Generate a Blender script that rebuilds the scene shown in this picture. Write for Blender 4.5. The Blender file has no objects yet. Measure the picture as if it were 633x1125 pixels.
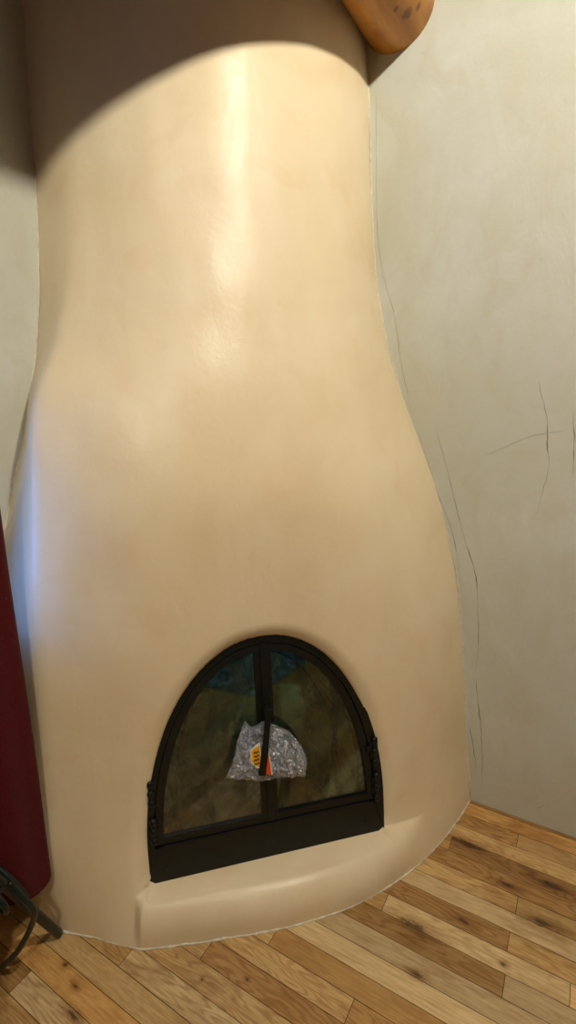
import bpy, math, random
import numpy as np
from mathutils import Vector, Matrix, noise
random.seed(7)
C = bpy.context.scene.collection
S = bpy.context.scene

# ------------------------------------------------------------------ camera
# world: X runs out from the right wall (the wall itself is X = 0),
#        Y runs along the right wall (the left wall is Y = 0), Z up. The chimney fills the corner.
cam_d = bpy.data.cameras.new('camera'); cam = bpy.data.objects.new('camera', cam_d); C.objects.link(cam)
cam_d.sensor_fit = 'VERTICAL'; cam_d.sensor_height = 24.0; cam_d.lens = 550 / 1125 * 24
cam_d.clip_start = 0.02
r = Vector((-0.5113462, 0.8591297, -0.0205220)); u = Vector((-0.1816404, -0.0847084, 0.9797098)); f = Vector((-0.8399594, -0.5046985, -0.1993679))
m = Matrix((r, u, -f)).transposed().to_4x4(); m.translation = (1.7947, 1.4678, 1.5)
cam.matrix_world = m
S.camera = cam
S.view_settings.view_transform = 'Standard'; S.view_settings.look = 'None'
S.view_settings.gamma = 1; S.view_settings.use_curve_mapping = False
S.view_settings.exposure = 0.0

# ------------------------------------------------------------------ world and lights
w = bpy.data.worlds.new('world'); S.world = w; w.use_nodes = True
w.node_tree.nodes['Background'].inputs[0].default_value = (0.6, 0.7, 1, 1)
w.node_tree.nodes['Background'].inputs[1].default_value = 0.3
LAMP_COL = (1.0, 0.945, 0.81)
def bulb(name, loc, power, rad=0.045, col=LAMP_COL):
    l = bpy.data.lights.new(name, 'POINT'); l.energy = power; l.color = col; l.shadow_soft_size = rad
    o = bpy.data.objects.new(name, l); C.objects.link(o); o.location = loc; return o
LAMPS = [(1.30, 2.0, 3.222, 128), (3.0, 2.0, 3.222, 88)]
for i, (x, y, z, p) in enumerate(LAMPS): bulb('ceiling_bulb', (x, y, z - 0.0), p)
WINDOW_BLUE = 11.0      # daylight in the window behind the red curtain
DAY_FILL = 0.15               # strength of the far window, added only for cool fill

# ------------------------------------------------------------------ helpers
def mesh_obj(name, V, F, mat, parent=None, smooth=True, mats=None):
    me = bpy.data.meshes.new(name)
    off = Vector((0, 0, 0))
    p = parent
    while p is not None: off += p.location; p = p.parent
    me.from_pydata([(v[0]-off[0], v[1]-off[1], v[2]-off[2]) for v in V], [], F)
    me.materials.append(mat)
    if smooth: me.polygons.foreach_set('use_smooth', [True]*len(me.polygons))
    me.update()
    o = bpy.data.objects.new(name, me); C.objects.link(o)
    if parent: o.parent = parent
    return o
def thing(name, label, cat, loc, group=None):
    o = bpy.data.objects.new(name, None); C.objects.link(o); o.location = loc
    o.empty_display_size = .1
    o['label'] = label; o['category'] = cat
    if group: o['group'] = group
    return o
def tag(o, label, cat, group=None):
    o['label'] = label; o['category'] = cat
    if group: o['group'] = group
    return o
def structure(o): o['kind'] = 'structure'; return o
class MB:
    def __init__(s): s.V = []; s.F = []
    def add(s, V, F):
        n = len(s.V); s.V += [tuple(v) for v in V]; s.F += [tuple(i+n for i in f_) for f_ in F]; return s
    def box(s, a, b, fr=None):
        P = [(x, y, z) for x in (a[0], b[0]) for y in (a[1], b[1]) for z in (a[2], b[2])]
        if fr: P = [fr(*p) for p in P]
        return s.add(P, [(0,1,3,2),(4,6,7,5),(0,4,5,1),(2,3,7,6),(0,2,6,4),(1,5,7,3)])
    def tube(s, pts, rad, n=12, closed=False, caps=True):
        P = [Vector(p) for p in pts]; m_ = len(P)
        rr = rad if isinstance(rad, (list, tuple)) else [rad]*m_
        V = []; ref = None
        for i in range(m_):
            if closed: d = P[(i+1) % m_] - P[i-1]
            else: d = P[min(i+1, m_-1)] - P[max(i-1, 0)]
            d.normalize()
            if ref is None: ref = Vector((0,0,1)) if abs(d.z) < .9 else Vector((1,0,0))
            e1 = d.cross(ref).normalized(); e2 = e1.cross(d).normalized(); ref = e2
            for k in range(n):
                t = 2*math.pi*k/n; V.append(P[i] + rr[i]*(e1*math.cos(t)+e2*math.sin(t)))
        F = []
        for i in range(m_ if closed else m_-1):
            j = (i+1) % m_
            for k in range(n): F.append((i*n+k, i*n+(k+1) % n, j*n+(k+1) % n, j*n+k))
        if caps and not closed:
            F.append(tuple(range(n-1, -1, -1))); F.append(tuple((m_-1)*n+k for k in range(n)))
        return s.add(V, F)
    def rod(s, pts, rad, n=12):       # tube with hemispherical ends
        P = [Vector(p) for p in pts]; rr = rad if isinstance(rad, (list, tuple)) else [rad]*len(P)
        a = []; ra = []; d0 = (P[0]-P[1]).normalized(); d1 = (P[-1]-P[-2]).normalized()
        for t in (89, 65, 40, 20): a.append(P[0]+d0*rr[0]*math.sin(math.radians(t))); ra.append(rr[0]*math.cos(math.radians(t)))
        b = []; rb = []
        for t in (20, 40, 65, 89): b.append(P[-1]+d1*rr[-1]*math.sin(math.radians(t))); rb.append(rr[-1]*math.cos(math.radians(t)))
        return s.tube(a+P+b, ra+list(rr)+rb, n)
    def build(s, name, mat, parent=None, smooth=False, bevel=0):
        o = mesh_obj(name, s.V, s.F, mat, parent, smooth)
        if bevel:
            md = o.modifiers.new('bevel', 'BEVEL'); md.width = bevel; md.segments = 2; md.limit_method = 'ANGLE'
        return o
def smooth_curve(pts, n=8):
    P = [Vector(p) for p in pts]; out = []
    for i in range(len(P)-1):
        p0 = P[max(i-1, 0)]; p1 = P[i]; p2 = P[i+1]; p3 = P[min(i+2, len(P)-1)]
        for k in range(n):
            t = k/n; out.append(0.5*((2*p1)+(p2-p0)*t+(2*p0-5*p1+4*p2-p3)*t*t+(3*p1-p0-3*p2+p3)*t**3))
    out.append(P[-1]); return out
def lin(c): return tuple(((v/255+.055)/1.055)**2.4 if v/255 > .04045 else v/255/12.92 for v in c)+(1,)

# ------------------------------------------------------------------ node helper
class NT:
    def __init__(s, name):
        s.m = bpy.data.materials.new(name); s.m.use_nodes = True; s.t = s.m.node_tree; s.t.nodes.clear()
        s.out = s.n('ShaderNodeOutputMaterial')
    def n(s, ty, **kw):
        nd = s.t.nodes.new(ty)
        for k, v in kw.items(): setattr(nd, k, v)
        return nd
    def l(s, a, b): s.t.links.new(a, b)
    def put(s, sock, v):
        if hasattr(v, 'is_output') or isinstance(v, bpy.types.NodeSocket): s.l(v, sock)
        else: sock.default_value = v
    def pos(s): return s.n('ShaderNodeNewGeometry').outputs['Position']
    def map(s, vec, scale=(1,1,1), loc=(0,0,0), rot=(0,0,0)):
        m_ = s.n('ShaderNodeMapping'); s.put(m_.inputs['Vector'], vec); m_.inputs['Scale'].default_value = scale
        m_.inputs['Location'].default_value = loc; m_.inputs['Rotation'].default_value = rot; return m_.outputs[0]
    def noise(s, vec, scale, detail=4, rough=.5, dist=0):
        x = s.n('ShaderNodeTexNoise'); s.put(x.inputs['Vector'], vec); x.inputs['Scale'].default_value = scale
        x.inputs['Detail'].default_value = detail; x.inputs['Roughness'].default_value = rough; x.inputs['Distortion'].default_value = dist
        return x.outputs['Fac']
    def ramp(s, fac, stops, interp='LINEAR'):
        x = s.n('ShaderNodeValToRGB'); s.put(x.inputs[0], fac); cr = x.color_ramp; cr.interpolation = interp
        while len(cr.elements) < len(stops): cr.elements.new(.5)
        for e, (p, c) in zip(cr.elements, stops):
            e.position = p; e.color = c if len(c) == 4 else tuple(c)+(1,)
        return x.outputs[0]
    def range(s, v, a, b, c=0, d=1):
        x = s.n('ShaderNodeMapRange'); s.put(x.inputs[0], v)
        for i, q in enumerate((a, b, c, d)): x.inputs[i+1].default_value = q
        return x.outputs[0]
    def mix(s, fac, a, b, mode='MIX'):
        x = s.n('ShaderNodeMix', data_type='RGBA', blend_type=mode); s.put(x.inputs[0], fac)
        s.put(x.inputs[6], a); s.put(x.inputs[7], b); return x.outputs[2]
    def math(s, op, a, b=0, c=0):
        x = s.n('ShaderNodeMath', operation=op); s.put(x.inputs[0], a); s.put(x.inputs[1], b); s.put(x.inputs[2], c); return x.outputs[0]
    def bump(s, h, strength=.3, dist=.01, nrm=None):
        x = s.n('ShaderNodeBump'); s.put(x.inputs['Height'], h); x.inputs['Strength'].default_value = strength
        x.inputs['Distance'].default_value = dist
        if nrm is not None: s.l(nrm, x.inputs['Normal'])
        return x.outputs[0]
    def bsdf(s, col, rough=.5, nrm=None, metal=0, spec=.5, **kw):
        x = s.n('ShaderNodeBsdfPrincipled'); s.put(x.inputs['Base Color'], col); s.put(x.inputs['Roughness'], rough)
        x.inputs['Metallic'].default_value = metal; s.put(x.inputs['Specular IOR Level'], spec)
        if nrm is not None: s.l(nrm, x.inputs['Normal'])
        for k, v in kw.items(): s.put(x.inputs[k], v)
        return x.outputs[0]
    def done(s, sh): s.l(sh, s.out.inputs[0]); return s.m

def g(v, a=1): return (v, v, v, a)
# polished peach lime plaster of the chimney
def mat_chimney():
    t = NT('polished_peach_plaster'); P = t.pos()
    a = t.noise(P, 2.2, 5, .55, .6); b = t.noise(t.map(P, (1, 1, .45)), 7, 4, .6, .4); c = t.noise(P, 90, 4, .6)
    col = t.ramp(a, [(.3, lin((223, 202, 162))), (.5, lin((228, 210, 173))), (.7, lin((233, 218, 186)))])
    col = t.mix(t.range(b, .42, .75, 0, .4), col, lin((238, 221, 190)))
    col = t.mix(t.range(t.noise(P, 4.5, 3, .5, 1.5), .56, .74, 0, .3), col, lin((222, 188, 142)))
    h = t.math('ADD', t.math('MULTIPLY', b, .55), t.math('MULTIPLY', c, .05))
    h = t.math('ADD', h, t.math('MULTIPLY', t.noise(P, 22, 5, .6, .5), .22))
    rough = t.range(b, .3, .7, .40, .30)
    return t.done(t.bsdf(col, rough, t.bump(h, .2, .018), spec=.34))
def mat_wall():
    t = NT('grey_cream_plaster'); P = t.pos()
    a = t.noise(P, 1.6, 6, .6, .8); b = t.noise(t.map(P, (1, 1.2, .6)), 6, 6, .65, 1.0); c = t.noise(P, 60, 5, .65)
    col = t.ramp(a, [(.3, lin((190, 190, 172))), (.5, lin((198, 199, 185))), (.7, lin((206, 208, 197)))])
    col = t.mix(t.range(b, .45, .7, 0, .5), col, lin((190, 184, 154)))
    col = t.mix(t.range(t.noise(P, 14, 6, .7, 1.2), .52, .75, 0, .4), col, lin((184, 187, 170)))
    col = t.mix(t.range(t.noise(P, 45, 3, .7), .66, .74, 0, .25), col, lin((150, 145, 125)))
    h = t.math('ADD', t.math('MULTIPLY', b, .5), t.math('MULTIPLY', c, .08))
    return t.done(t.bsdf(col, .55, t.bump(h, .25, .02), spec=.3))
def mat_floor():
    t = NT('mixed_oak_planks'); P = t.pos()
    at = t.n('ShaderNodeAttribute', attribute_name='plank_col'); rn = t.n('ShaderNodeAttribute', attribute_name='plank_rnd')
    off = t.n('ShaderNodeVectorMath', operation='ADD'); t.l(P, off.inputs[0])
    sc = t.n('ShaderNodeVectorMath', operation='SCALE'); t.l(rn.outputs['Vector'], sc.inputs[0]); sc.inputs[3].default_value = 13
    t.l(sc.outputs[0], off.inputs[1]); Q = off.outputs[0]
    grain = t.noise(t.map(Q, (60, 3.5, 1)), 3.2, 6, .65, .3)
    fig = t.noise(t.map(Q, (14, 2.2, 1)), 1.3, 2, .4, .2)
    rings = t.math('SINE', t.math('MULTIPLY', fig, 95)); rings = t.range(rings, -.2, 1, 0, 1)
    blotch = t.noise(t.map(Q, (7, 3, 1)), 1.6, 4, .6, .5)
    figamt = t.math('MULTIPLY', rings, rn.outputs['Alpha'])
    col = t.mix(t.range(grain, .35, .72, 0, .75), at.outputs['Color'], t.mix(1, at.outputs['Color'], (.55, .42, .28, 1), 'MULTIPLY'))
    col = t.mix(t.math('MULTIPLY', figamt, .5), col, t.mix(1, col, (.5, .34, .2, 1), 'MULTIPLY'))
    col = t.mix(t.range(blotch, .52, .8, 0, .85), col, t.mix(1, col, (.5, .33, .18, 1), 'MULTIPLY'))
    # knots where the planks show them: (X, Y, radius, length)
    K = [(1.170,.339,.0085,.011),(.581,1.149,.016,.05),(.565,1.387,.007,.010),(.500,1.262,.009,.03),(1.008,.694,.005,.006),(.709,1.195,.009,.022),
         (.211,1.225,.02,.06),(.947,.80,.006,.008),(1.235,.46,.011,.03),(1.19,.41,.006,.012),(.39,1.47,.016,.05),(.31,1.36,.009,.03),(1.05,1.02,.008,.014),(.80,1.33,.006,.01),(.245,1.48,.014,.06)]
    sx = t.n('ShaderNodeSeparateXYZ'); t.l(P, sx.inputs[0])
    wob = t.math('MULTIPLY', t.math('SUBTRACT', t.noise(t.map(Q, (1, .45, 1)), 60, 4, .65, .8), .5), 2.6)
    kn = None
    for x, y, rx, ry in K:
        dx = t.math('DIVIDE', t.math('SUBTRACT', sx.outputs[0], x), rx); dy = t.math('DIVIDE', t.math('SUBTRACT', sx.outputs[1], y), ry)
        d = t.math('SQRT', t.math('ADD', t.math('MULTIPLY', dx, dx), t.math('MULTIPLY', dy, dy)))
        kn = d if kn is None else t.math('MINIMUM', kn, d)
    kn = t.math('ADD', kn, wob)
    col = t.mix(t.range(kn, 2.2, .8, 0, .55), col, t.mix(1, col, (.45, .28, .14, 1), 'MULTIPLY'))
    col = t.mix(t.range(kn, .85, .2, 0, .8), col, lin((48, 34, 22)))
    h = t.math('MULTIPLY', grain, -.3)
    return t.done(t.bsdf(col, t.range(grain, .3, .7, .36, .5), t.bump(h, .25, .004), spec=.4))
def mat_log():
    t = NT('varnished_pine_log'); P = t.pos()
    a = t.noise(t.map(P, (1.2, 9, 9)), 2.5, 5, .6, .5); b = t.noise(P, 8, 4, .6)
    col = t.ramp(a, [(.3, lin((150, 96, 26))), (.5, lin((176, 116, 36))), (.72, lin((196, 134, 50)))])
    col = t.mix(t.range(b, .55, .75, 0, .5), col, lin((128, 76, 20)))
    sx = t.n('ShaderNodeSeparateXYZ'); t.l(P, sx.inputs[0]); kn = None
    for x, y, z, r_ in ((.11, .90, 2.64, .017), (.085, .925, 2.66, .009), (.16, .885, 2.625, .008)):
        e = None
        for o_, v in zip(sx.outputs, (x, y, z)):
            q = t.math('SUBTRACT', o_, v); q = t.math('MULTIPLY', q, q); e = q if e is None else t.math('ADD', e, q)
        e = t.math('DIVIDE', t.math('SQRT', e), r_); kn = e if kn is None else t.math('MINIMUM', kn, e)
    kn = t.math('ADD', kn, t.math('MULTIPLY', t.math('SUBTRACT', t.noise(P, 70, 3), .5), 1.2))
    col = t.mix(t.range(kn, 1.3, .7, 0, .75), col, lin((96, 50, 12)))
    return t.done(t.bsdf(col, .33, t.bump(a, .15, .006), spec=.5))
def mat_iron(name='black_iron', c=(12, 14, 13), rough=.45, metal=.3):
    t = NT(name); P = t.pos()
    return t.done(t.bsdf(t.mix(t.range(t.noise(P, 30, 4, .6), .4, .7), lin(c), lin(tuple(v*1.5 for v in c))), rough, t.bump(t.noise(P, 180, 3), .15, .002), metal=metal, spec=.45))
def mat_flat(name, c, rough=.6, bump=0, scale=60, spec=.4):
    t = NT(name); P = t.pos(); n_ = t.noise(P, scale, 4, .6)
    col = t.mix(t.range(n_, .35, .7), lin(c), lin(tuple(v*.86 for v in c)))
    return t.done(t.bsdf(col, rough, t.bump(n_, bump, .004) if bump else None, spec=spec))
def mat_firebox():
    t = NT('sooty_firebrick'); P = t.pos()
    n_ = t.noise(P, 5, 5, .6, 1.2)
    col = t.ramp(n_, [(.34, lin((70, 84, 62))), (.45, lin((180, 212, 184))), (.62, lin((212, 242, 212)))])
    return t.done(t.bsdf(col, .85, t.bump(t.noise(P, 70, 4), .3, .004), spec=.2))
def mat_glass():
    t = NT('mottled_door_glass'); P = t.pos()
    tr = t.n('ShaderNodeBsdfTransparent'); tr.inputs[0].default_value = (.80, .90, .82, 1)
    gl = t.n('ShaderNodeBsdfGlossy'); gl.inputs['Roughness'].default_value = .03; gl.inputs[0].default_value = (.95, .97, 1, 1)
    fr = t.n('ShaderNodeFresnel'); fr.inputs[0].default_value = 1.52
    df = t.n('ShaderNodeBsdfDiffuse'); t.put(df.inputs[0], t.mix(t.noise(P, 9, 3), lin((30, 30, 20)), lin((70, 76, 58))))
    m1 = t.n('ShaderNodeMixShader'); t.put(m1.inputs[0], t.math('MULTIPLY', fr.outputs[0], 1.1)); t.l(tr.outputs[0], m1.inputs[1]); t.l(gl.outputs[0], m1.inputs[2])
    mottle = t.noise(t.map(P, (1, 1, .45)), 9, 5, .62, 1.4)  # noise mottling over the pane, dull grey-green patches
    fine = t.noise(t.map(P, (1, 1, .7)), 60, 4, .7, .5)
    so = t.math('ADD', t.range(mottle, .47, .60, .01, .45), t.range(fine, .5, .7, 0, .12))
    m2 = t.n('ShaderNodeMixShader'); t.put(m2.inputs[0], so); t.l(m1.outputs[0], m2.inputs[1]); t.l(df.outputs[0], m2.inputs[2])
    return t.done(m2.outputs[0])
def mat_bag():
    t = NT('thin_clear_plastic'); P = t.pos()
    w1 = t.noise(t.map(P, (1, 1, .6), rot=(.5, .2, .3)), 17, 2, .5, 2.6); w1 = t.math('ABSOLUTE', t.math('SUBTRACT', w1, .5))
    w2 = t.noise(t.map(P, (1, 1, .5), rot=(-.7, .4, .2)), 42, 2, .5, 2.0); w2 = t.math('ABSOLUTE', t.math('SUBTRACT', w2, .5))
    h = t.math('ADD', w1, t.math('MULTIPLY', w2, .45)); nb = t.bump(h, .9, .06)
    gl = t.n('ShaderNodeBsdfGlossy'); gl.inputs['Roughness'].default_value = .22; gl.inputs[0].default_value = (.95, .98, 1, 1); t.l(nb, gl.inputs['Normal'])
    tr = t.n('ShaderNodeBsdfTransparent'); tr.inputs[0].default_value = (.9, .93, .96, 1)
    df = t.n('ShaderNodeBsdfDiffuse'); df.inputs[0].default_value = lin((200, 214, 230)); t.l(nb, df.inputs['Normal'])
    a = t.n('ShaderNodeMixShader'); a.inputs[0].default_value = .62; t.l(df.outputs[0], a.inputs[1]); t.l(gl.outputs[0], a.inputs[2])
    b = t.n('ShaderNodeMixShader'); t.put(b.inputs[0], t.range(w1, 0, .10, .95, .42)); t.l(tr.outputs[0], b.inputs[1]); t.l(a.outputs[0], b.inputs[2])
    return t.done(b.outputs[0])
def mat_emit(name, c, s_):
    t = NT(name); e = t.n('ShaderNodeEmission'); e.inputs[0].default_value = c; e.inputs[1].default_value = s_; return t.done(e.outputs[0])
def mat_fabric(name, c):
    t = NT(name); P = t.pos(); n_ = t.noise(P, 260, 3, .6)
    return t.done(t.bsdf(t.mix(t.range(n_, .35, .65), lin(c), lin(tuple(v*.7 for v in c))), .85, t.bump(n_, .3, .002), spec=.15, **{'Sheen Weight': .05}))

M_CH = mat_chimney(); M_W = mat_wall(); M_F = mat_floor(); M_LOG = mat_log()
M_IRON = mat_iron(); M_FR = mat_iron('black_door_steel', (13, 16, 13), .42, .2); M_STAND = mat_iron('dark_green_iron', (20, 29, 26), .35, .3)
M_FB = mat_firebox(); M_GL = mat_glass(); M_BAG = mat_bag()
M_RED = mat_fabric('dark_red_cloth', (84, 9, 12)); M_CRACK = mat_flat('crack_dust', (150, 145, 120), .9)
M_SEAM = mat_flat('pale_caulk', (226, 220, 198), .6, .3)
M_CEIL = mat_flat('ceiling_boards', (84, 46, 16), .6, .2, 9)
M_TAN = mat_flat('tan_plaster', (58, 34, 15), .8, .1, 6)
M_WHITE = mat_flat('white_paint', (225, 222, 214), .5)

# ------------------------------------------------------------------ room shell
ROOM_X, ROOM_Y, ROOM_Z = 4.3, 3.9, 3.28
def plane_wall(name, pts, mat, n=1):
    o = mesh_obj(name, pts, [(0, 1, 2, 3)], mat, smooth=False); return structure(o)
wall_right = structure(MB().box((-.15, -.15, -.05), (0, ROOM_Y, ROOM_Z)).build('wall_right', M_W))
# left wall with a window opening (the window behind the red curtain)
WX0, WX1, WZ0, WZ1 = 1.27, 2.0, .95, 1.50
mb = MB().box((0, -.15, -.05), (WX0, 0, ROOM_Z)).box((WX1, -.15, -.05), (ROOM_X, 0, ROOM_Z)).box((WX0, -.15, -.05), (WX1, 0, WZ0)).box((WX0, -.15, WZ1), (WX1, 0, ROOM_Z))
structure(mb.build('wall_left', M_W))
# far walls, behind the camera
FX0, FX1, FZ0, FZ1 = 1.0, 2.6, .95, 2.05
mb = MB().box((-.15, ROOM_Y, -.05), (FX0, ROOM_Y+.15, ROOM_Z)).box((FX1, ROOM_Y, -.05), (ROOM_X+.15, ROOM_Y+.15, ROOM_Z)).box((FX0, ROOM_Y, -.05), (FX1, ROOM_Y+.15, FZ0)).box((FX0, ROOM_Y, FZ1), (FX1, ROOM_Y+.15, ROOM_Z))
structure(mb.build('wall_back', M_TAN))
structure(MB().box((ROOM_X, -.15, -.05), (ROOM_X+.15, ROOM_Y, ROOM_Z)).build('wall_front', M_TAN))
# unseen ceiling, shaped low over the beam to block lamplight, sloping up beyond
cp = [(-.15, 2.847), (.98, 2.847), (1.95, ROOM_Z), (ROOM_Y+.15, ROOM_Z)]
cv = [(x_, y_, z_+dz) for x_ in (-.15, ROOM_X+.15) for y_, z_ in cp for dz in (0, .1)]
cf = [f_ for k_ in range(3) for f_ in ((2*k_, 2*k_+2, 2*k_+10, 2*k_+8), (2*k_+1, 2*k_+9, 2*k_+11, 2*k_+3), (2*k_, 2*k_+1, 2*k_+3, 2*k_+2), (2*k_+8, 2*k_+10, 2*k_+11, 2*k_+9))]+[(0, 8, 9, 1), (6, 7, 15, 14)]
structure(MB().add(cv, cf).build('ceiling', M_CEIL))
M_DAY1 = mat_emit('blue_daylight', (.10, .30, 1, 1), WINDOW_BLUE); M_FILL = mat_emit('cool_fill_glow', (.5, .68, 1, 1), DAY_FILL)
def window(name, axis, a0, a1, z0, z1, wallc, out, mat):
    # frame, mullion and sill in the opening; the pane gives off light
    def P(a, d, z): return (a, wallc+out*d, z)
    fr = MB()
    for q in ((a0, z0, a0+.05, z1), (a1-.05, z0, a1, z1), (a0, z0, a1, z0+.05), (a0, z1-.05, a1, z1), ((a0+a1)/2-.015, z0, (a0+a1)/2+.015, z1)):
        fr.box(P(q[0], .05, q[1]), P(q[2], .1, q[3]))
    o = structure(fr.build(name, M_WHITE))
    mesh_obj('window_pane', [P(a0, .085, z0), P(a1, .085, z0), P(a1, .085, z1), P(a0, .085, z1)], [(0, 1, 2, 3)], mat, o, False)
    return o
window('window_1', 'x', WX0, WX1, WZ0, WZ1, 0, -1, M_DAY1)
structure(MB().box((1.175, .001, .90), (2.08, .235, .945)).build('light_blocking_sill', M_WHITE, bevel=.004))  # added unseen deep sill, stops blue window light reaching the lower chimney
window('fill_window', 'x', FX0, FX1, FZ0, FZ1, ROOM_Y, 1, M_FILL)  # made-up far window, its pane glows as weak cool fill

# floor: every plank a face of its own tone, laid parallel to the right wall
PW, B0 = .0637, .0163
PAL = {'pale': (226, 200, 148), 'light': (214, 182, 124), 'mid': (200, 166, 108), 'brown': (182, 144, 88), 'dark': (172, 134, 82), 'orange': (206, 164, 100), 'grey': (208, 184, 138)}
rows = {-1: ([], ['brown']), 0: ([.9], ['mid', 'orange']), 1: ([1.37], ['brown', 'mid']), 2: ([.7], ['mid', 'light']), 3: ([1.17], ['orange', 'dark']), 4: ([.5], ['mid', 'brown']),
        5: ([.8, 1.398], ['mid', 'light', 'mid']), 6: ([1.06], ['light', 'grey']), 7: ([1.391], ['brown', 'mid']), 8: ([1.046, 1.547], ['mid', 'pale', 'light']),
        9: ([.6, 1.396], ['mid', 'brown', 'grey']), 10: ([.5], ['mid', 'grey']), 11: ([.75], ['mid', 'pale']), 12: ([.80], ['light', 'orange']), 13: ([.45, 1.067], ['mid', 'light', 'orange']),
        14: ([.655, 1.30], ['light', 'dark', 'light']), 15: ([.2, 1.0], ['mid', 'light', 'pale']), 16: ([.47, 1.2], ['mid', 'pale', 'light']), 17: ([.95], ['light', 'pale']), 18: ([.9], ['orange', 'pale']), 19: ([.27, .8], ['brown', 'grey', 'light'])}
FV = []; FF = []; COL = []; RND = []
keys = ['pale', 'light', 'light', 'mid', 'mid', 'brown', 'orange', 'grey', 'dark']
k = -1; x = B0-PW
while x < ROOM_X:
    if k in rows: butts, cols = rows[k]
    else:
        butts = []; y = random.uniform(.1, .8)
        while y < ROOM_Y: butts.append(y); y += random.uniform(.5, 1.3)
        cols = [random.choice(keys) for _ in range(len(butts)+1)]
    ed = [-.1]+list(butts)
    if k in rows:
        y = ed[-1]+random.uniform(.6, 1.0)
        if y < 1.75: y = 1.8
        cols = list(cols)
        while y < ROOM_Y: ed.append(y); cols.append(random.choice(keys)); y += random.uniform(.5, 1.2)
    ed.append(ROOM_Y+.1)
    for i in range(len(ed)-1):
        gx = .0008; a, b = x+gx, x+PW-gx; c_, d_ = ed[i]+gx, ed[i+1]-gx
        n0 = len(FV)
        z = random.uniform(-.0002, .0002)
        FV += [(a, c_, z), (b, c_, z), (b, d_, z), (a, d_, z)]; FF.append((n0, n0+1, n0+2, n0+3))
        base = PAL[cols[i]]; j = random.uniform(.93, 1.07)
        COL.append(lin(tuple(v*j for v in base))); fig = 1.0 if cols[i] in ('dark', 'brown') else random.choice([0, .25, .5, .9])
        RND.append((random.random(), random.random(), random.random(), fig))
    k += 1; x += PW
n0 = len(FV); FV += [(-.1, -.1, -.004), (ROOM_X+.1, -.1, -.004), (ROOM_X+.1, ROOM_Y+.1, -.004), (-.1, ROOM_Y+.1, -.004)]; FF.append((n0, n0+1, n0+2, n0+3))
COL.append(lin((52, 34, 18))); RND.append((0, 0, 0, 0))
FV += [(v[0], v[1], -.05) for v in FV[n0:n0+4]]; FF.append((n0+7, n0+6, n0+5, n0+4)); COL.append(lin((52, 34, 18))); RND.append((0, 0, 0, 0))
fl = structure(mesh_obj('floor', FV, FF, M_F, smooth=False))
for nm, dat in (('plank_col', COL), ('plank_rnd', RND)):
    at = fl.data.color_attributes.new(nm, 'FLOAT_COLOR', 'CORNER')
    arr = []
    for p_ in fl.data.polygons: arr += list(dat[p_.index])*len(p_.vertices)
    at.data.foreach_set('color', arr)

# hairline cracks and marks in the right wall: thin ribbons pressed onto the plaster
def crack(name, pts, wd):
    P = smooth_curve([(0, a, z) for a, z in pts], 10); V = []; F = []
    for i, p_ in enumerate(P):
        d = (P[min(i+1, len(P)-1)]-P[max(i-1, 0)]).normalized(); nn = Vector((0, -d.z, d.y))
        tw = min(1, 3*min(i, len(P)-1-i)/len(P)+.1); ww = .62*wd*tw*(.25+1.5*max(0, noise.noise(p_*23+Vector((wd*900, 0, 0)))+.35))
        jj = nn*noise.noise(p_*60)*.003
        for e, h in ((-1, .0002), (0, .0009), (1, .0002)): V.append(p_+jj+nn*ww*e+Vector((h, 0, 0)))
    for i in range(len(P)-1):
        for q in (0, 1): F.append((i*3+q, i*3+q+1, i*3+q+4, i*3+q+3))
    return mesh_obj(name, V, F, M_CRACK, wall_right, False)
CR = [([(1.001,1.422),(1.045,1.293),(1.107,1.072),(1.158,.928),(1.171,.845),(1.185,.648),(1.179,.534)], .0020),
      ([(1.185,.52),(1.188,.482),(1.194,.428),(1.209,.338),(1.222,.208),(1.227,.06)], .0022),
      ([(1.166,.335),(1.188,.235),(1.204,.143)], .0022),
      ([(.942,1.409),(1.017,1.198),(1.067,1.081),(1.099,.96),(1.109,.875)], .0018),
      ([(1.314,1.579),(1.342,1.481),(1.35,1.446),(1.357,1.36),(1.364,1.305),(1.34,1.146)], .0026),
      ([(1.416,1.481),(1.427,1.401),(1.433,1.285)], .0022),
      ([(1.412,.062),(1.429,.073),(1.446,.092),(1.45,.085)], .0012),
      ([(.80,1.95),(.841,1.823),(.872,1.652),(.912,1.493)], .0008),
      ([(.765,2.52),(.768,2.3),(.775,2.1),(.80,1.95)], .0007),
      ([(1.15,1.33),(1.22,1.36),(1.30,1.40),(1.4,1.42)], .0006)]
for pts, wd in CR: crack('wall_crack', pts, wd)

# ------------------------------------------------------------------ fireplace body (r, phi, z about the room corner)
def tab(z, zs, vs): return np.interp(z, zs, vs)
def smooth_tab(zs, vs):
    # pchip-like smoothing by cubic hermite with limited slopes
    zs = np.array(zs, float); vs = np.array(vs, float); h = np.diff(zs); dl = np.diff(vs)/h
    mm = np.zeros(len(zs)); mm[0] = dl[0]; mm[-1] = dl[-1]
    for i in range(1, len(zs)-1):
        mm[i] = 0 if dl[i-1]*dl[i] <= 0 else 2*dl[i-1]*dl[i]/(dl[i-1]+dl[i])
    def fn(z):
        z = np.clip(z, zs[0], zs[-1]); i = np.clip(np.searchsorted(zs, z, 'right')-1, 0, len(zs)-2); t = (z-zs[i])/h[i]
        return (2*t**3-3*t**2+1)*vs[i]+(t**3-2*t**2+t)*h[i]*mm[i]+(-2*t**3+3*t**2)*vs[i+1]+(t**3-t**2)*h[i]*mm[i+1]
    return fn
ZK = [0, .3, .6, .9, 1.2, 1.5, 1.8, 2.1, 2.5, 2.87]
A0 = smooth_tab([0, .226, .45, .667, .874, 1.04, 1.2, 1.364, 1.558, 1.75, 1.967, 2.26, 2.54, 2.87], [1.19, 1.165, 1.148, 1.128, 1.102, 1.062, 1.014, .949, .871, .812, .771, .750, .737, .70])
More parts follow.
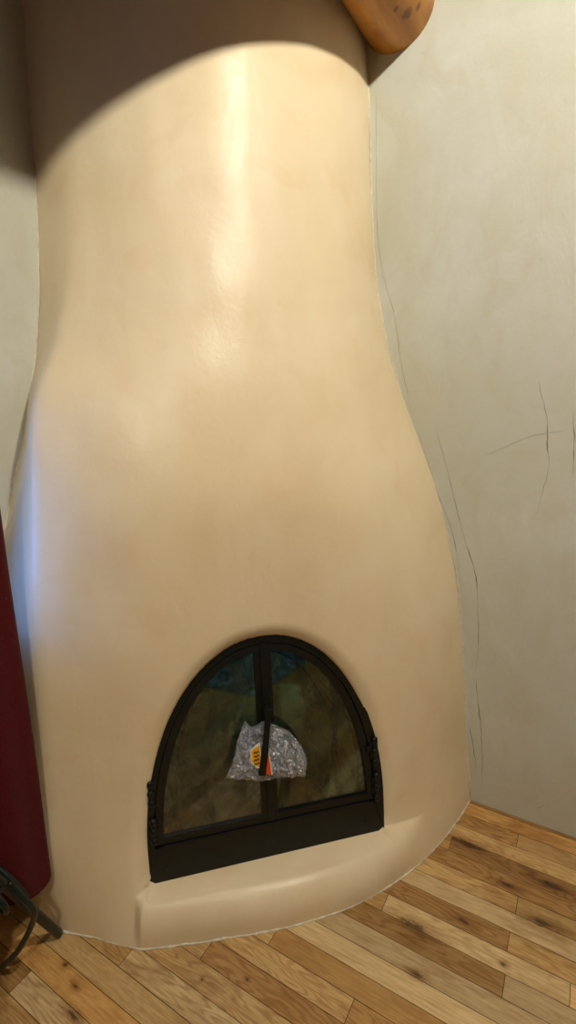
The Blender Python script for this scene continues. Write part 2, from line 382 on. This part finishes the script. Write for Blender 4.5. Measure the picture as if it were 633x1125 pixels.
R12 = smooth_tab(ZK, [1.13, 1.11, 1.09, 1.055, .985, .885, .805, .765, .745, .725])
R25 = smooth_tab(ZK, [1.075, 1.052, 1.034, 1.012, .980, .890, .812, .770, .752, .74])
R45 = smooth_tab(ZK, [1.005, .985, .965, .957, .945, .882, .815, .775, .76, .75])
R65 = smooth_tab(ZK, [1.085, 1.062, 1.045, 1.032, 1.010, .942, .835, .778, .75, .738])
R78 = smooth_tab([0, .232, .518, .812, 1.065, 1.257, 1.4, 1.538, 1.7, 1.9, 2.2, 2.5, 2.87], [1.144, 1.144, 1.127, 1.105, 1.085, 1.058, 1.036, 1.000, .900, .825, .768, .750, .735])
R90 = smooth_tab([0, .3, .6, .9, 1.122, 1.226, 1.331, 1.437, 1.545, 1.707, 1.92, 2.174, 2.414, 2.641, 2.87], [1.12, 1.11, 1.09, 1.05, .999, .965, .929, .887, .858, .813, .78, .759, .747, .736, .72])
PHK = [0, 12, 25, 45, 65, 78]
def body_r(phi, z):
    """phi, z arrays (deg, m)"""
    vals = [fn(z) for fn in (A0, R12, R25, R45, R65, R78)]
    # natural interpolation in phi, per z
    out = np.zeros_like(phi)
    sl = []
    for i in range(6):
        if i == 0: s_ = (vals[1]-vals[0])/(PHK[1]-PHK[0])
        elif i == 5: s_ = (vals[5]-vals[4])/(PHK[5]-PHK[4])*1.15
        else: s_ = (vals[i+1]-vals[i-1])/(PHK[i+1]-PHK[i-1])
        sl.append(s_)
    for i in range(5):
        h = PHK[i+1]-PHK[i]; t = (phi-PHK[i])/h; mk = (phi >= PHK[i]) & (phi <= PHK[i+1])
        v = (2*t**3-3*t**2+1)*vals[i]+(t**3-2*t**2+t)*h*sl[i]+(-2*t**3+3*t**2)*vals[i+1]+(t**3-t**2)*h*sl[i+1]
        out = np.where(mk, v, out)
    # beyond the left ridge: straight face back to the left wall
    p78 = math.radians(78); x0 = vals[5]*math.sin(p78); y0 = vals[5]*math.cos(p78); x1 = R90(z); pr = np.radians(phi)
    # line through (x0,y0),(x1,0) in (X,Y); ray (sin, cos)
    den = np.sin(pr)*(0-y0)-np.cos(pr)*(x1-x0)
    rl = (x0*(0-y0)-y0*(x1-x0))/np.where(abs(den) < 1e-6, 1e-6, den)
    wt = np.clip((phi-78)/12, 0, 1)
    rs = (1-wt)*vals[5]+wt*x1+0*phi
    use = np.clip((z-1.35)/.35, 0, 1)
    return np.where(phi > 78, (1-use)*rl+use*rs, out)
def ridge_soft(phi, z):
    d = 1.6
    return (body_r(phi, z)*2+body_r(np.clip(phi-d, 0, 90), z)+body_r(np.clip(phi+d, 0, 90), z)+body_r(np.clip(phi-d/2, 0, 90), z)*1.5+body_r(np.clip(phi+d/2, 0, 90), z)*1.5)/7
HPH = [0, 7.1, 13.7, 23.3, 28.9, 34, 39.8, 45.5, 52.2, 58.9, 63.5, 64.8, 72, 78, 90]
HRV = [1.187, 1.173, 1.165, 1.155, 1.149, 1.143, 1.133, 1.126, 1.121, 1.130, 1.143, 1.146, 1.134, 1.144, 1.12]
# door plane frame: origin at the foot of the door, T to the right, UP leaning back 5 degrees, NN out
AL = math.radians(5); q2 = math.sqrt(.5)
Tv = Vector((-q2, q2, 0)); Nh = Vector((q2, q2, 0))
NN = Nh*math.cos(AL)+Vector((0, 0, math.sin(AL))); UP = Vector((0, 0, math.cos(AL)))-Nh*math.sin(AL)
P0 = Nh*.987+Tv*.023+Vector((0, 0, .12))
def D(t, u_, d=0): return P0+Tv*t+UP*u_+NN*d
HW, UC, HH, EX = .381, .10, .622, 2.08
def r_hearth(phi): return np.interp(phi, HPH, HRV)
def surface(phi, z):
    rb = ridge_soft(phi, z)
    rh = r_hearth(phi)
    # low hearth ledge in front of the door
    s_ledge = np.clip(1-np.clip((z-.015)/.112, 0, 1)**2.6, 0, 1)**(1/2.3)
    s_side = (1-np.clip(z/.30, 0, 1))**2
    left = np.clip((phi-64.5)/1.3, 0, 1); right = 1-np.clip((phi-14)/9, 0, 1); right = right*right*(3-2*right)
    w_side = np.maximum(left, right)
    s_ = (1-w_side)*s_ledge+w_side*s_side
    rr = rb+np.maximum(rh-rb, 0)*s_
    rr = np.where((z < .02), np.maximum(rr, 0), rr)
    return rr
def grid(phi1, z1):
    PH, Z = np.meshgrid(phi1, z1)
    R_ = surface(PH, Z)
    X = R_*np.sin(np.radians(PH)); Y = R_*np.cos(np.radians(PH))
    dx = X-P0.x; dy = Y-P0.y; dz = Z-P0.z
    t = dx*Tv.x+dy*Tv.y; uu = dx*UP.x+dy*UP.y+dz*UP.z; dd = dx*NN.x+dy*NN.y+dz*NN.z
    e = (np.abs(t/HW)**EX+np.clip((uu-UC)/HH, 0, 9)**EX)**(1/EX)
    dist = (e-1)*(HW+(HH-HW)*np.clip((uu-UC)/HH, 0, 1)**2)*.92
    above = Z > .119
    # rolled lip around the opening
    lip = np.where(above & (dist >= 0), .022*np.clip((Z-.119)/.04, 0, 1)*np.clip(1-dist/.045, 0, 1)**2, 0)
    R2 = R_-lip
    inside = above & (dist < 0) & (Z < 1.2)
    R2 = np.where(inside, np.minimum(R_, .975)-.42, R2)
    # trowelled unevenness
    # put the rim vertices exactly on the arch outline
    nb = np.zeros_like(inside); nb[1:] |= inside[:-1]; nb[:-1] |= inside[1:]; nb[:, 1:] |= inside[:, :-1]; nb[:, :-1] |= inside[:, 1:]
    rim = nb & ~inside & (uu > .012)
    XX = R2*np.sin(np.radians(PH)); YY = R2*np.cos(np.radians(PH))
    sx_ = np.where(uu > UC, 1/e, 1.0); tt = np.where(uu > UC, t/e, np.sign(t)*HW); un = np.where(uu > UC, UC+(uu-UC)/e, uu)
    du = un-uu; dt = tt-t
    return PH, Z, R2, inside, np.where(rim, dt, 0), np.where(rim, du, 0)
phi1 = np.arange(0, 90.01, .25)
z1 = np.concatenate([np.arange(0, .14, .0035), np.arange(.14, .90, .005), np.arange(.90, 2.85, .02)])
z1[-1] = 2.843
PH, Z, R_, INS, DT, DU = grid(phi1, z1)
nz, nph = PH.shape
V = []
for i in range(nz):
    for j in range(nph):
        ph = math.radians(PH[i, j]); rr = R_[i, j]; z = Z[i, j]
        if not INS[i, j]:
            p_ = Vector((math.sin(ph)*2.2, math.cos(ph)*2.2, z*1.4))
            rr += .006*noise.noise(p_*1.3)+.0025*noise.noise(p_*4.1)
        V.append((rr*math.sin(ph)+Tv.x*DT[i, j]+UP.x*DU[i, j], rr*math.cos(ph)+Tv.y*DT[i, j]+UP.y*DU[i, j], z+UP.z*DU[i, j]))
F_body = []; F_hearth = []
for i in range(nz-1):
    for j in range(nph-1):
        a = i*nph+j; q = (a, a+nph, a+nph+1, a+1)
        if INS[i:i+2, j:j+2].any() and Z[i, j] < .2 and False: continue
        (F_hearth if (Z[i, j] < .1225 and 18 < PH[i, j] < 65.1) else F_body).append(q)
fire = thing('kiva_fireplace', 'tall bottle-shaped peach plaster corner fireplace with arched black glass doors', 'fireplace', (.60, .60, 0))
full = bpy.data.meshes.new('tmp'); full.from_pydata(V, [], F_body+F_hearth); full.update()
VN = np.zeros(len(V)*3); full.vertices.foreach_get('normal', VN); VN = VN.reshape(-1, 3)
def part_mesh(name, F, mat, parent):
    used = sorted({i for f_ in F for i in f_}); mp = {v: k_ for k_, v in enumerate(used)}
    o = mesh_obj(name, [V[i] for i in used], [tuple(mp[i] for i in f_) for f_ in F], mat, parent, True)
    o.data.normals_split_custom_set_from_vertices([tuple(VN[i]) for i in used]); return o
part_mesh('plaster_chimney', F_body, M_CH, fire)
ho = part_mesh('hearth_ledge', F_hearth, M_CH, fire)
bpy.data.meshes.remove(full)
# caulk beads along walls and the ragged plaster foot on the floor
zz = np.arange(.02, 2.84, .03)
for which in (0, 90):
    pts = []; rad = []
    for z in zz:
        rr = float(surface(np.array([float(which)]), np.array([z]))[0])+.001+.0015*noise.noise(Vector((z*9, which, 0)))
        ph = math.radians(which); pts.append((rr*math.sin(ph)+(.001 if which == 0 else 0), rr*math.cos(ph)+(.001 if which else 0), z))
        rad.append(.0022+.0016*noise.noise(Vector((z*14, which+5, 2))))
    MB().tube(pts, rad, 8).build('wall_seam', M_SEAM, fire, True)
pts = []; rad = []
for p_ in np.arange(0.3, 89.8, .35):
    rr = float(surface(np.array([p_]), np.array([0.004]))[0])+.002*noise.noise(Vector((p_*.9, 3, 0)))+.0015
    ph = math.radians(p_); pts.append((rr*math.sin(ph), rr*math.cos(ph), .0015)); rad.append(max(.0012, .0028+.0035*noise.noise(Vector((p_*1.1, 7, 0)))))
MB().tube(pts, rad, 8).build('floor_seam', M_SEAM, fire, True)

# ------------------------------------------------------------------ firebox and doors
def arch(hw, hh, ub, n=48, uc=UC):
    """outline left-bottom, up and over, right-bottom; (t,u)"""
    out = [(-hw, ub), (-hw, ub+(uc-ub)*.5) if uc > ub else (-hw, ub+.001)]
    for k_ in range(n+1):
        a = math.pi*(1-k_/n); c, s_ = math.cos(a), math.sin(a)
        t = hw*math.copysign(abs(c)**(2/EX), c); uu = uc+hh*abs(s_)**(2/EX)
        out.append((t, max(uu, ub)))
    out += [(hw, ub+(uc-ub)*.5) if uc > ub else (hw, ub+.001), (hw, ub)]
    return out
def ring(outer, inner, d0, d1, closed=True):
    n = len(outer); V_ = []
    for o_, i_ in zip(outer, inner):
        V_ += [D(*o_, d0), D(*o_, d1), D(*i_, d1), D(*i_, d0)]
    F_ = []
    for k_ in range(n if closed else n-1):
        a = k_*4; b = ((k_+1) % n)*4
        for q in range(4): F_.append((a+q, b+q, b+(q+1) % 4, a+(q+1) % 4))
    if not closed: F_ += [(0, 1, 2, 3), tuple((n-1)*4+q for q in (3, 2, 1, 0))]
    return MB().add(V_, F_)
# firebox liner: arched tube narrowing to the back wall, floor and a raised inner rib
mb = MB(); prof = [(-.012, 0), (-.06, 0), (-.061, .018), (-.10, .018), (-.101, .03), (-.36, .11)]
rings = []
for d_, ins in prof:
    ol = arch(HW-.022-ins, HH-.022-ins*1.2, .03)
    rings.append([D(t, uu, d_) for t, uu in ol])
n = len(rings[0]); Vv = [p_ for rg in rings for p_ in rg]; Ff = []
for a in range(len(rings)-1):
    for k_ in range(n): Ff.append((a*n+k_, a*n+(k_+1) % n, (a+1)*n+(k_+1) % n, (a+1)*n+k_))
Ff.append(tuple((len(rings)-1)*n+k_ for k_ in range(n)))
mb.add(Vv, Ff); fb = mb.build('firebox', M_FB, fire)
for d_, ins in ((-.075, .022), (-.16, .065)):
    MB().tube([D(t, uu, d_) for t, uu in arch(HW-.03-ins, HH-.03-ins*1.2, .04)], .0045, 8).build('liner_rib', M_IRON, fire, True)
# outer steel frame
o1 = arch(HW+.0015, HH+.0015, -.006); i1 = arch(HW-.027, HH-.024, .10)
frame = ring(o1, i1, -.03, .007, False).build('door_frame', M_FR, fire, bevel=.002)
pn = MB().box((-HW-.001, -.006, -.028), (HW+.001, .104, .003), D)
panel = pn.build('lower_panel', M_FR, fire, bevel=.002)
MB().box((-.33, .1045, -.01), (.33, .112, .006), D).build('ledge_strip', M_IRON, frame, bevel=.001)
for s_ in (.323, -.323):
    MB().tube([D(s_, .04, .002), D(s_, .04, .006)], [.006, .005], 12).build('screw', M_IRON, panel, True)
def leaf(sgn):
    full = arch(HW-.030, HH-.027, .115); half = [p_ for p_ in full if p_[0]*sgn > .001]
    if sgn > 0: half = half[::-1]
    outer = half+[(sgn*.0012, UC+HH-.027), (sgn*.0012, .115)]
    fi = arch(HW-.030-.024, HH-.027-.024, .115+.022); hi = [p_ for p_ in fi if p_[0]*sgn > .001]
    if sgn > 0: hi = hi[::-1]
    def resample(half_, last):
        return half_
    # clamp the inner outline to the stile
    inner = [(sgn*max(abs(t), .026), uu) for t, uu in hi]
    top_in = UC+(HH-.051)*(1-(.026/(HW-.054))**EX)**(1/EX)
    inner += [(sgn*.026, top_in), (sgn*.026, .137)]
    lf = ring(outer, inner, -.016, .002).build('glass_door', M_FR, fire, bevel=.0015)
    Vp = [D(t*1.0, uu, -.006) for t, uu in inner]; n_ = len(Vp); Vb = [D(t, uu, -.010) for t, uu in inner]
    Fp = [tuple(range(n_)), tuple(range(2*n_-1, n_-1, -1))]+[(k_, (k_+1) % n_, n_+(k_+1) % n_, n_+k_) for k_ in range(n_)]
    MB().add(Vp+Vb, Fp).build('glass_pane', M_GL, lf)
    # inner bead strip beside the glass
    return lf
left = leaf(-1); right = leaf(1)
# centre astragal on the left door
MB().box((-.008, .118, .002), (.010, .705, .007), D).build('astragal', M_FR, left, bevel=.0015)
def hinge(t, u0, u1, parent):
    h = MB().rod([D(t, u0, .012), D(t, u1, .012)], .0075, 12)
    for uu in (u0, (u0+u1)/2, u1): h.rod([D(t, uu-.003, .012), D(t, uu+.003, .012)], .0105, 12)
    h.box((t-.012, u0+.01, .004), (t+.012, u1-.01, .010), D)
    h.build('hinge', M_IRON, parent, True)
hinge(.352, .25, .325, right); hinge(.355, .125, .20, right); hinge(-.353, .26, .32, left); hinge(-.353, .14, .20, left)
# little catch on the right door edge
MB().box((.325, .285, .002), (.345, .305, .012), D).build('catch', M_IRON, right, bevel=.002)
# door handle: square-section lever on a boss, hanging down over the bag
hd = MB()
def bar(mb_, p, q, wd, th):
    p, q = Vector(p), Vector(q); d_ = (q-p).normalized(); s_ = d_.cross(NN).normalized(); n_ = s_.cross(d_).normalized()
    V_ = [c+s_*wd*a+n_*th*b for c, k_ in ((p, 1), (q, 1)) for a, b in ((-.5, -.5), (.5, -.5), (.5, .5), (-.5, .5))]
    mb_.add(V_, [(0, 1, 2, 3), (7, 6, 5, 4)]+[(i, i+4, (i+1) % 4+4, (i+1) % 4) for i in range(4)])
bar(hd, D(-.001, .515, .062), D(-.016, .40, .064), .018, .012); bar(hd, D(-.0155, .405, .0645), D(-.031, .318, .066), .021, .012)
hd.tube([D(.003, .505, 0), D(.001, .505, .06)], [.012, .009], 14)
hd.box((-.012, .497, .052), (.012, .520, .070), D)
hd.build('handle', M_IRON, left, bevel=.002)

# ------------------------------------------------------------------ plastic bag hung on the handle and what shows in it
BP = [(-.068,.470),(-.082,.440),(-.092,.419),(-.100,.39),(-.106,.365),(-.118,.335),(-.132,.306),(-.112,.300),(-.09,.292),(-.062,.284),(-.036,.276),(0,.270),(.035,.273),(.055,.266),(.078,.265),(.109,.260),(.114,.285),(.119,.311),(.110,.345),(.096,.373),(.080,.398),(.064,.418),(.040,.434),(.014,.450),(-.013,.462),(-.03,.455),(-.05,.452)]
def bag():
    c = Vector((-.005, .355, 0)); P = smooth_curve([(a, b, 0) for a, b in BP+[BP[0]]], 6)[:-1]; m_ = len(P); NR = 34
    V_ = []; F_ = []
    def wr(x_, y_):
        q = Vector((x_*20+y_*6, y_*13+x_*10, 1.3)); a = 1-abs(noise.noise(q)*2); b = 1-abs(noise.noise(q*2.6+Vector((7, 1, 3)))*2)
        e_ = 1-abs(noise.noise(q*6)*2)
        return (a-.7)*.026+(b-.7)*.016+(e_-.7)*.006
    for side in (0, 1):
        for k_ in range(1, NR+1):
            rho = k_/NR
            for p_ in P:
                q = c+(p_-c)*rho; puff = (1-rho**3.2)
                d_ = .03+(.030*puff+wr(q.x, q.y)*(.35+.65*puff)) if side == 0 else .026-.012*puff
                if side == 0: d_ = min(d_, .056+.002*puff if abs(q.x+.018) < .026 and q.y > .3 else .085)
                V_.append(D(q.x, q.y, d_))
        V_.append(D(c.x, c.y, .055 if side == 0 else .014))
    S_ = NR*m_+1
    for side in (0, 1):
        o_ = side*S_
        for k_ in range(NR-1):
            for j in range(m_):
                q = (o_+k_*m_+j, o_+k_*m_+(j+1) % m_, o_+(k_+1)*m_+(j+1) % m_, o_+(k_+1)*m_+j); F_.append(q if side else q[::-1])
        for j in range(m_):
            q = (o_+S_-1, o_+(j+1) % m_, o_+j); F_.append(q if side else q[::-1])
    for j in range(m_):
        a = (NR-1)*m_; F_.append((a+j, a+(j+1) % m_, S_+a+(j+1) % m_, S_+a+j))
    return V_, F_
V_, F_ = bag()
tag(mesh_obj('plastic_bag', V_, F_, M_BAG), 'crumpled clear plastic bag hanging from the black fireplace door handle', 'bag')
M_YEL = mat_flat('yellow_card', (246, 176, 30), .5); M_BRN = mat_flat('brown_ink', (92, 54, 14), .6); M_ORG = mat_flat('orange_red_plastic', (236, 72, 22), .4); M_PW = mat_flat('white_card', (232, 226, 206), .5)
def slab(poly, d0, d1, name, mat, parent=None):
    n_ = len(poly); Vq = [D(*p_, d1) for p_ in poly]+[D(*p_, d0) for p_ in poly]
    Fq = [tuple(range(n_)), tuple(range(2*n_-1, n_-1, -1))]+[(k_, n_+k_, n_+(k_+1) % n_, (k_+1) % n_) for k_ in range(n_)]
    return mesh_obj(name, Vq, Fq, mat, parent, False)
pk = slab([(-.062, .400), (-.032, .418), (-.028, .340), (-.043, .340), (-.062, .362)], .060, .064, 'yellow_packet', M_PW)
tag(pk, 'small yellow packet with brown lettering inside the clear plastic bag', 'packet')
slab([(-.058, .397), (-.034, .412), (-.031, .352), (-.041, .346), (-.058, .366)], .0638, .0648, 'yellow_label', M_YEL, pk)
for k_ in range(4):
    u0 = .392-k_*.012
    slab([(-.052, u0), (-.048, u0+.004), (-.044, u0), (-.040, u0+.005), (-.036, u0+.001), (-.036, u0-.003), (-.040, u0), (-.044, u0-.005), (-.048, u0-.001), (-.052, u0-.005)], .0646, .0655, 'lettering', M_BRN, pk)
rd = slab([(-.017, .372), (-.008, .376), (-.001, .322), (-.008, .312), (-.020, .322)], .056, .0655, 'orange_lighter', M_ORG)
rd.name = 'orange_plastic_piece'
tag(rd, 'small orange red plastic piece in the clear bag just right of the door handle', 'plastic piece')
slab([(-.0085, .388), (-.006, .388), (.0015, .314), (-.002, .312)], .058, .0665, 'white_edge', M_PW, rd)

# ------------------------------------------------------------------ log beam
def log():
    V_ = []; F_ = []; n_ = 48; xs = [-.12, 0, .02, .06, .12, .2, .32, .5, .8, 1.2, 1.8, 2.6, 3.4, ROOM_X]
    for x_ in xs:
        for k_ in range(n_):
            a = 2*math.pi*k_/n_; rr = .116*(1+.02*noise.noise(Vector((x_*3, math.cos(a), math.sin(a)))))
            V_.append((x_, .835+rr*math.cos(a), 2.732+rr*math.sin(a)))
    for i in range(len(xs)-1):
        for k_ in range(n_): F_.append((i*n_+k_, i*n_+(k_+1) % n_, (i+1)*n_+(k_+1) % n_, (i+1)*n_+k_))
    F_ += [tuple(range(n_-1, -1, -1)), tuple((len(xs)-1)*n_+k_ for k_ in range(n_))]
    return mesh_obj('log_beam', V_, F_, M_LOG)
tag(log(), 'round varnished pine log beam poking out at the top of the right wall', 'beam')
for x, y, z, p in LAMPS:
    t_ = thing('ceiling_lamp', 'small round ceiling lamp beyond the top of the picture', 'lamp', (x, y, ROOM_Z), 'ceiling lamps above the fireplace')
    MB().tube([(x, y, ROOM_Z), (x, y, ROOM_Z-.008)], [.05, .045], 24).build('lamp_base', M_WHITE, t_, True)

# ------------------------------------------------------------------ red cloth hanging beside the fireplace
def curtain():
    x0, x1, zb, zt = 1.130, 1.95, .205, 1.41; n_ = 110; V_ = []; F_ = []; rc = .022; zs = list(np.linspace(zb, zb+rc, 7))+list(np.linspace(zb+rc, zt, 50))[1:]
    for side in (0, 1):
        for z in zs:
            s0 = x0+(rc-math.sqrt(max(0, rc*rc-(zb+rc-z)**2)) if z < zb+rc else 0)
            s0 += .002*math.sin(z*7)
            for k_ in range(n_+1):
                s_ = k_/n_; x_ = s0+(x1-s0)*s_
                # soft pleats, shallow at the leading edge
                am = .017*min(1, (x_-x0)/.12); hang = .6+.4*(zt-z)/(zt-zb)
                y_ = .262+am*hang*math.sin((x_-x0)*34-1.2)+.012*(1-min(1, (x_-x0)/.02)) *(-1)*(.2+z/2)
                V_.append((x_, y_+(.0035 if side else 0), z+(zt-z)/(zt-zb)*min(.12, max(0, x_-x0-.045)*.5)))
    S_ = len(zs)*(n_+1)
    for side in (0, 1):
        for i in range(len(zs)-1):
            for k_ in range(n_):
                a = side*S_+i*(n_+1)+k_; q = (a, a+1, a+n_+2, a+n_+1); F_.append(q if not side else q[::-1])
    for i in range(len(zs)-1):
        for k_ in (0, n_):
            a = i*(n_+1)+k_; F_.append((a, a+n_+1, S_+a+n_+1, S_+a))
    for k_ in range(n_):
        for i in (0, len(zs)-1):
            a = i*(n_+1)+k_; F_.append((a, a+1, S_+a+1, S_+a))
    return mesh_obj('red_curtain', V_, F_, M_RED)
cu = tag(curtain(), 'dark red cloth hanging at the left edge beside the plaster fireplace', 'curtain')
rod = thing('curtain_rod', 'dark iron rod the red cloth hangs from, beyond the left edge', 'rod', (1.5, .262, 1.428))
MB().rod([(1.14, .262, 1.428), (1.98, .262, 1.428)], .009, 14).build('pole', M_IRON, rod, True)
for x_ in (1.60, 1.94): MB().rod([(x_, .262, 1.428), (x_, -.003, 1.428)], .006, 10).build('bracket', M_IRON, rod, True)

# ------------------------------------------------------------------ wrought iron stand at the left edge
st = thing('iron_stand', 'dark wrought iron stand with curved bars on the floor at the lower left', 'iron stand', (1.34, .30, 0))
MB().rod([(1.132, .255, .013), (1.195, .275, .16), (1.275, .302, .35), (1.31, .315, .43)], [.012, .0125, .012, .011], 14).build('leg', M_STAND, st, True)
MB().rod(smooth_curve([(1.275, .335, .37), (1.263, .352, .33), (1.245, .364, .28), (1.240, .341, .22), (1.257, .288, .12), (1.275, .215, .03), (1.30, .19, .009)], 8), .0075, 12).build('curved_bar', M_STAND, st, True)
MB().rod(smooth_curve([(1.275, .262, .39), (1.262, .29, .36), (1.250, .315, .325), (1.245, .335, .30)], 8), .0085, 12).build('scroll', M_STAND, st, True)
cx, cy, cz = 1.312, .345, .362
MB().tube([(cx+.008*math.sin(a), cy+.030*math.cos(a), cz+.034*math.sin(a)) for a in np.linspace(0, 2*math.pi, 28, endpoint=False)], .007, 10, True).build('ring', M_STAND, st, True)
MB().rod([(1.27, .30, .34), (1.36, .345, .40), (1.44, .36, .43)], .009, 12).build('cross_bar', M_STAND, st, True)
MB().rod([(1.31, .315, .43), (1.44, .36, .44), (1.46, .37, .72)], .011, 12).build('post', M_STAND, st, True)
MB().rod([(1.44, .36, .44), (1.54, .42, .2), (1.62, .48, .013)], .012, 12).build('leg', M_STAND, st, True)
MB().rod([(1.44, .36, .44), (1.46, .45, .2), (1.47, .52, .013)], .012, 12).build('leg', M_STAND, st, True)

# ------------------------------------------------------------------ blue rug on the floor behind the camera (it shows as a reflection in the door glass)
def mat_rug():
    t = NT('blue_rug'); P = t.pos()
    v = t.n('ShaderNodeTexVoronoi'); t.l(P, v.inputs['Vector']); v.inputs['Scale'].default_value = 14
    col = t.mix(t.range(v.outputs['Distance'], .3, .5), lin((120, 170, 205)), lin((50, 82, 112)))
    return t.done(t.bsdf(col, .95, t.bump(t.noise(P, 200, 2), .4, .003), spec=.1))
mb = MB().box((1.62, 1.95, .001), (3.6, 3.5, .012))
tag(mb.build('rug', mat_rug(), bevel=.004), 'blue patterned rug behind the camera, mirrored faintly in the glass doors', 'rug')
